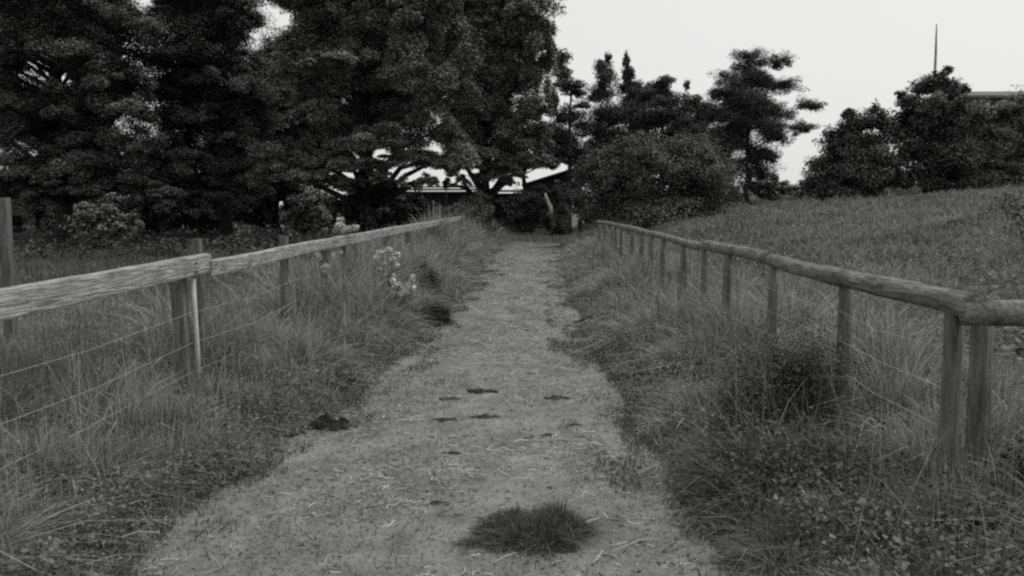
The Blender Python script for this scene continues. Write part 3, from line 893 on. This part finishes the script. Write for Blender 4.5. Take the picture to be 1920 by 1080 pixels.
tree('conifer', 1292, Yc - 3, px_blobs([(1287, 160, 6, 10), (1296, 195, 26, 20), (1320, 215, 30, 24), (1290, 235, 36, 26), (1320, 265, 44, 34), (1310, 320, 50, 50)], Yc - 3, 2300, .8, 1.0), 0.13, 'needle',
     'low conifer with a thin tip between the round bush and the pine', 0.12, group='conifers behind the round bush', nsub=18, subr=.48, aspect=.4)
tree('conifer', 1068, Yc - 6, px_blobs([(1048, 115, 22, 24), (1062, 160, 34, 14), (1080, 175, 26, 10), (1070, 215, 36, 18), (1055, 140, 24, 12), (1090, 195, 20, 8), (1060, 255, 40, 22), (1085, 290, 26, 26), (1062, 285, 26, 14), (1084, 325, 18, 26), (1080, 360, 24, 26)], Yc - 6, 2000, .8, 1.0), 0.12, 'needle',
     'thin conifer with flat branches at the right edge of the tall broadleaf trees', 0.13, group='conifers behind the round bush', nsub=18, subr=.482, aspect=.4)

# shrubs and small trees at the top right, with the mast and the house behind
Yr = 30.5
tree('hawthorn_bush', 1600, Yr, px_blobs([(1610, 235, 42, 26), (1645, 230, 28, 24), (1575, 270, 36, 30), (1625, 285, 55, 36), (1560, 315, 45, 30), (1620, 330, 62, 36), (1535, 345, 34, 22), (1655, 300, 38, 40), (1590, 355, 55, 20), (1590, 215, 12, 14), (1640, 205, 9, 14), (1600, 260, 50, 34), (1585, 300, 60, 40), (1640, 330, 50, 36), (1560, 350, 50, 22)], Yr, 1900, .9, .6), 0.11, 'bushleaf',
     'dark hawthorn bush standing left of the taller one below the mast', 0.12, 'bush', nsub=18, subr=.44)
tree('hawthorn_bush', 1740, Yr + .4, px_blobs([(1765, 150, 22, 18), (1740, 165, 40, 20), (1700, 190, 24, 16), (1790, 165, 26, 18), (1735, 210, 60, 36), (1790, 225, 50, 40), (1720, 270, 56, 44), (1790, 290, 60, 44), (1720, 330, 56, 36), (1790, 345, 66, 30), (1775, 132, 9, 12), (1690, 178, 12, 10), (1700, 240, 40, 30)], Yr + .4, 1900, .9, .6), 0.11, 'bushleaf',
     'tallest dark hawthorn bush in front of the thin mast', 0.14, 'bush', nsub=18, subr=.44)
tree('ivy_bush', 1880, Yr + 1.5, px_blobs([(1850, 215, 50, 28), (1900, 205, 50, 26), (1870, 255, 60, 36), (1930, 260, 60, 40), (1860, 310, 60, 36), (1920, 315, 60, 34), (1980, 240, 50, 50)], Yr + 1.5, 1700, .9, .5), 0.11, 'leaf2',
     'paler spreading bush against the house at the right edge', 0.12, 'bush', nsub=18, subr=.44)
g = W(1480, 350, 35)
shrub('scrub_bush', (g.x, 35, gz(g.x, 35)), px_blobs([(1465, 352, 30, 14), (1490, 358, 34, 12), (1440, 360, 30, 16), (1515, 350, 20, 16), (1452, 335, 12, 16), (1380, 365, 30, 18), (1430, 345, 20, 14), (1350, 362, 30, 20)], 35, 1500), 0.09, 'bushleaf', 'low thin scrub in the gap between the pine and the hawthorns', 'bush', stem_r=.02)

# mast
c = W(1757, 45, 34.5)
e = empty('radio_mast', (c.x, 34.5, gz(c.x, 34.5)))
mb = MB(); mb.tube([(c.x, 34.5, gz(c.x, 34.5) - .1), (c.x, 34.5, c.z * .5), (c.x, 34.5, W(1757, 105, 34.5).z)], [.06, .055, .05], 8); mb.build('pole', M['polemetal'], e, smooth=True)
mb = MB(); mb.tube([(c.x, 34.5, W(1757, 104, 34.5).z), (c.x - .01, 34.5, W(1757, 72, 34.5).z), (c.x - .015, 34.5, c.z)], [.045, .035, .02], 8); mb.build('whip', M['polemetal'], e, smooth=True)
tag(e, 'thin upright mast rising above the tallest hawthorn bush', 'mast')

# house at the right edge
hx0 = W(1800, 160, 38).x; hz = W(1860, 160, 38).z; zb = gz(hx0, 38) - .3
e = empty('house', (hx0 + 5, 40, zb))
mb = MB(); mb.box((hx0 + 5, 40.0, (zb + hz - .45) / 2), (9.4, 4.6, hz - .45 - zb)); mb.build('wall', M['greyroof'], e)
mb = MB()
vs = [(hx0, 37.2, hz - .5), (hx0 + 10, 37.2, hz - .5), (hx0 + 10, 40, hz), (hx0, 40, hz), (hx0, 42.8, hz - .5), (hx0 + 10, 42.8, hz - .5)]
vs2 = [(a, b_, z - .1) for a, b_, z in vs]
mb.add(vs + vs2, [(0, 1, 2, 3), (3, 2, 5, 4), (7, 6, 9, 8), (8, 9, 10, 11), (0, 6, 7, 1), (4, 5, 11, 10), (0, 3, 9, 6), (3, 4, 10, 9), (1, 7, 8, 2), (2, 8, 11, 5)])
mb.build('roof', M['greyroof'], e)
mb = MB(); mb.box((hx0 + 4, 37.68, zb + 1.3), (1.0, .06, 1.0)); fr_ = mb.build('window', M['fascia'], e)
mb = MB(); mb.box((hx0 + 4, 37.64, zb + 1.3), (.86, .03, .86)); e2 = mb.build('pane', M['pane'], e); 
tag(e, 'low house with a long level grey roof behind the bushes at the right edge', 'house')

# barn below the left trees
Yd = 52.0
x0, x1 = W(655, 350, Yd).x, W(905, 350, Yd).x; zr = W(760, 349, Yd).z
e = empty('barn', ((x0 + x1) / 2, Yd + 3, -.1))
mb = MB(); mb.box(((x0 + x1) / 2, Yd + 3, zr / 2 - .2), (x1 - x0 - .4, 5, zr - .2)); mb.build('wall', M['barnwall'], e)
mb = MB(); mb.add([(x0, Yd, zr - .02), (x1, Yd, zr - .02), (x1, Yd + 6, zr + .12), (x0, Yd + 6, zr + .12), (x0, Yd, zr - .1), (x1, Yd, zr - .1), (x1, Yd + 6, zr + .04), (x0, Yd + 6, zr + .04)],
       [(0, 1, 2, 3), (7, 6, 5, 4), (0, 4, 5, 1), (1, 5, 6, 2), (2, 6, 7, 3), (3, 7, 4, 0)]); mb.build('roof', M['roof'], e)
mb = MB(); mb.box(((x0 + x1) / 2, Yd - .04, zr - .2), (x1 - x0, .06, .12)); mb.build('fascia', M['fascia'], e)
for k in range(5):
    mb = MB(); xx = x0 + .4 + (x1 - x0 - .8) * k / 4; mb.box((xx, Yd + .1, zr / 2 - .2), (.16, .16, zr - .25)); mb.build('post', M['bark'], e)
tag(e, 'long low dark barn with a pale roof edge under the tall trees', 'barn')

x0, x1 = W(908, 360, 48).x, W(985, 360, 48).x; zr = W(940, 357, 48).z
e = empty('lean_to_shed', ((x0 + x1) / 2, 49.5, -.1))
mb = MB(); mb.box(((x0 + x1) / 2, 49.6, zr / 2 - .1), (x1 - x0 - .2, 2.6, zr - .1)); mb.build('wall', M['barnwall'], e)
mb = MB(); mb.box(((x0 + x1) / 2, 49.5, zr), (x1 - x0 + .1, 3.2, .09), Euler((.03, 0, 0)).to_matrix()); mb.build('roof', M['fascia'], e)
tag(e, 'small low shed with a thin pale roof right of the long barn', 'shed')

a = W(985, 345, 46); b_ = W(1072, 318, 46)
e = empty('outbuilding', ((a.x + b_.x) / 2, 47.5, -.1))
vs = [(a.x, 46, -.1), (b_.x, 46, -.1), (b_.x, 46, b_.z - .05), (a.x, 46, a.z - .05)]
vs += [(x, 49, z) for x, _, z in vs]
mb = MB(); mb.add(vs, [(0, 1, 2, 3), (7, 6, 5, 4), (0, 4, 5, 1), (1, 5, 6, 2), (3, 2, 6, 7), (0, 3, 7, 4)]); mb.build('wall', M['barnwall'], e)
ang = math.atan2(b_.z - a.z, b_.x - a.x)
mb = MB(); mb.box(((a.x + b_.x) / 2, 47.4, (a.z + b_.z) / 2 + .0), ((b_ - a).length + .4, 3.6, .09), Euler((0, -ang, 0)).to_matrix()); mb.build('roof', M['barnwall'], e)
c = W(1045, 339, 46); mb = MB(); mb.box((c.x, 45.97, c.z), (.34, .05, .14)); mb.build('window', M['white'], e)
tag(e, 'dark outbuilding with a slanting roof at the end of the lane', 'shed')
mb = MB(); p1 = W(1022, 362, 37.4); p2 = W(1033, 390, 37.4); mb.tube([(p2.x + .05, 37.4, -.1), tuple(p2), tuple(p1.lerp(p2, .5) + Vector((-.02, 0, 0))), tuple(p1)], [.06, .09, .07, .035], 8, wob=.25)
tag(mb.build('marker_post', M['white'], None, smooth=True), 'short leaning white post before the outbuilding at the end of the lane', 'post')

# shrubs at the end of the lane
def bush_at(name, px, Y, lst, leaf, mt, label, group=None, dens=1100, cat='bush', r0=.05):
    c = W(px, 400, Y)
    return tree(name, px, Y, px_blobs(lst, Y, dens, .9, .4), leaf, mt, label, r0, cat, group, nsub=14, subr=.4)
bush_at('lane_shrub', 900, 30, [(885, 385, 32, 20), (905, 400, 26, 26), (870, 400, 26, 18), (905, 428, 26, 22), (900, 368, 16, 14)],   .075, 'lightshrub', 'pale rounded shrub at the far end of the left rail')
bush_at('lane_shrub', 985, 38, [(975, 400, 34, 26), (1005, 395, 28, 30), (985, 425, 40, 16), (960, 385, 20, 20), (1006, 376, 22, 16), (980, 372, 26, 16), (1055, 385, 14, 26)], .10, 'bushleaf', 'grey green shrub closing the end of the path')
bush_at('lane_shrub', 1052, 36, [(1050, 415, 20, 26), (1055, 395, 16, 18), (1048, 435, 24, 10), (1032, 412, 16, 20)], .08, 'needle', 'small black shrub at the end of the path right of the white post', dens=2600)
bush_at('lane_shrub', 1056, 41, [(1056, 370, 20, 34), (1045, 352, 22, 12), (1018, 360, 24, 12), (1068, 345, 12, 20), (990, 362, 24, 10), (1010, 352, 20, 9)], .09, 'needle', 'thin dark shrub before the slanting roof at the end of the lane')
bush_at('lane_shrub', 1090, 32, [(1090, 395, 26, 30), (1080, 370, 20, 22), (1110, 400, 26, 20)], .09, 'bushleaf', 'dark shrub where the right fence meets the round bush')

# the tall broadleaf trees on the left
def crown(px, pyc, a, b, Y, k, dens, rad=(0.8, 1.8), hollow=0.15, flat=.62):
    k = int(k * 2.7)
    """clumps spread through a crown; radii in metres"""
    res = []
    c = W(px, pyc, Y); RX = a / F * Y; RZ = b / F * Y
    for i in range(k):
        d = Vector((random.gauss(0, 1), random.gauss(0, 1), random.gauss(0, 1))).normalized()
        r = random.uniform(hollow, 1.0) ** .7
        s = random.uniform(*rad)
        p = (c.x + d.x * (RX - s * .6) * r, Y + d.y * (RX * .8 - s * .6) * r, c.z + d.z * (RZ - s * .4) * r)
        res.append((p, (s, s, s * flat), int(dens * s * s)))
    return res
DT = 2900
grp = 'tall broadleaf trees beyond the left rail'
tree('broadleaf_tree', 120, 31, crown(60, 60, 330, 300, 31, 46, DT) + px_blobs([(130, 300, 90, 40), (270, 270, 60, 34), (175, 170, 80, 44), (110, 190, 60, 40), (230, 200, 60, 34), (250, 340, 60, 26), (60, 330, 80, 34), (320, 300, 70, 34), (20, 200, 80, 40), (180, 250, 80, 40), (110, 350, 70, 24), (10, 290, 70, 44), (20, 350, 60, 30), (230, 330, 70, 30), (190, 300, 70, 30), (150, 345, 70, 26), (60, 370, 60, 26), (290, 355, 60, 24)], 28, DT), .095, 'leaf',
     'tall broadleaf tree filling the upper left corner behind the tall post', .32, group=grp, droop=.25, upbias=1.5, subr=.33)
tree('broadleaf_tree', 420, 34, crown(390, 130, 160, 260, 34, 30, DT) + px_blobs([(400, 330, 70, 36), (320, 330, 60, 36), (470, 340, 50, 30), (420, 300, 70, 34), (380, 370, 60, 26), (440, 375, 50, 22), (330, 280, 60, 40), (330, 230, 60, 30), (440, 260, 50, 26)], 32, DT), .095, 'leaf',
     'narrower broadleaf tree left of the bright sky gap', .26, group=grp, droop=.25, upbias=1.5, subr=.33)
tree('broadleaf_tree', 690, 31, crown(680, 60, 215, 250, 31, 44, DT) + px_blobs([(620, 110, 70, 30), (760, 130, 80, 42), (800, 190, 50, 40), (600, 200, 60, 30), (700, 260, 80, 30), (560, 280, 60, 30), (780, 290, 60, 24), (640, 300, 60, 22), (720, 305, 60, 18), (820, 300, 50, 20), (560, 320, 60, 30), (500, 300, 50, 40), (830, 240, 50, 40), (860, 285, 50, 34), (840, 130, 60, 60), (600, 330, 60, 18), (672, 336, 14, 14), (715, 330, 26, 12), (756, 338, 16, 14), (805, 336, 30, 12), (800, 20, 60, 60), (770, 60, 60, 50), (640, 345, 30, 16), (735, 342, 14, 10), (780, 346, 12, 12)], 28, DT), .095, 'leaf2',
     'largest broadleaf tree with drooping pale clumps in the middle of the row', .34, group=grp, droop=.3, upbias=1.5, subr=.33)
tree('broadleaf_tree', 905, 33, crown(930, 60, 118, 235, 33, 32, DT, (.8, 1.4)) + px_blobs([(1010, 60, 34, 40), (1010, 130, 36, 40), (1000, 200, 42, 36), (950, 250, 50, 32), (900, 285, 60, 26), (980, 20, 46, 40), (880, 200, 50, 36), (870, 305, 50, 18), (940, 300, 50, 22), (1000, 260, 46, 30), (1035, 90, 16, 50), (1030, 180, 20, 50), (850, 230, 46, 60), (850, 300, 50, 26), (1000, 300, 50, 20), (910, 150, 60, 60), (868, 336, 18, 14), (905, 328, 30, 12), (965, 326, 26, 12), (955, 338, 18, 10), (840, 344, 14, 12), (850, 30, 60, 70)], 31, DT), .095, 'leaf2',
     'rightmost tall broadleaf tree, its pale edge against the sky', .28, group=grp, droop=.3, upbias=1.5, subr=.33)
tree('broadleaf_tree', 520, 40, crown(540, 200, 110, 130, 40, 20, DT) + px_blobs([(540, 320, 70, 34), (570, 355, 50, 26), (500, 350, 50, 30), (600, 290, 60, 40), (660, 250, 60, 40)], 40, DT), .125, 'leaf',
     'broadleaf tree set back behind the gap left of the largest tree', .24, group=grp, droop=.2, upbias=1.5)
tree('broadleaf_tree', 985, 42, px_blobs([(1000, 250, 60, 34), (1030, 285, 40, 20), (960, 290, 50, 26), (1000, 300, 50, 16), (940, 318, 50, 14), (1040, 300, 34, 14)], 42, DT), .125, 'leaf',
     'low dark tree behind the rightmost tall broadleaf tree', .2, group=grp, droop=.2, upbias=1.5)

# understorey bushes at the foot of the tall trees
def under(px, Y, a, b, py, mt, label, k=16, dens=900, name='understorey_bush'):
    c = dome(px, py, a, b, Y, k, .36, dens)
    tree(name, px, Y, c, .12, mt, label, .06, 'bush', 'bushes at the foot of the tall trees')
under(30, 36, 110, 50, 400, 'needle', 'black bush at the left edge behind the tall post')
under(205, 25, 80, 34, 418, 'paleshrub', 'pale rounded bush in the gap between the first two tall trees')
under(360, 37, 90, 55, 395, 'needle', 'dark bush under the narrower broadleaf tree')
under(470, 39, 60, 45, 405, 'bushleaf', 'middle sized bush right of the dark one under the narrower tree')
under(290, 38, 70, 46, 395, 'needle', 'black bush right behind the pale rounded bush')
under(535, 40, 60, 55, 390, 'needle', 'tall black bush between two grey bushes under the trees')
under(120, 40, 80, 55, 385, 'needle', 'black bush behind the pale rounded bush on its left')
under(590, 36, 75, 45, 400, 'leaf2', 'greyish bush left of the long barn')
under(665, 30, 55, 34, 392, 'bushleaf', 'dark bush hiding the foot of the largest tree')
under(770, 36, 50, 26, 392, 'needle', 'black bush right of the foot of the largest tree')
under(935, 36, 40, 26, 392, 'needle', 'black bush at the foot of the rightmost tall tree')
under(720, 40, 80, 40, 405, 'bushleaf', 'low bush in front of the left end of the barn')
under(820, 42, 70, 32, 402, 'bushleaf', 'low bush in front of the right end of the barn')
# far hedge closing the ground on the left
c = W(-150, 385, 62); 
bl = []
for i in range(56):
    x = -48 + i * .85
    bl.append(((x, 62 + random.uniform(-1, 1), 1.1 + random.uniform(-.4, .5)), (1.3, 1.1, 1.4 + random.uniform(0, .6)), 2200))
    if x < -15: bl.append(((x, 62 + random.uniform(-1, 1), 3.0 + random.uniform(-.6, 1.3)), (1.4, 1.1, 1.5), 2600))
e = empty('hedge', (-25, 62, 0)); foliage('foliage', [b for b in bl if b[0][0] < -12], .16, M['needle'], e)
tag(e, 'long dark hedge closing the view behind the tall left trees', 'hedge')

for o in bpy.data.objects:
    if '_w' in o: del o['_w']
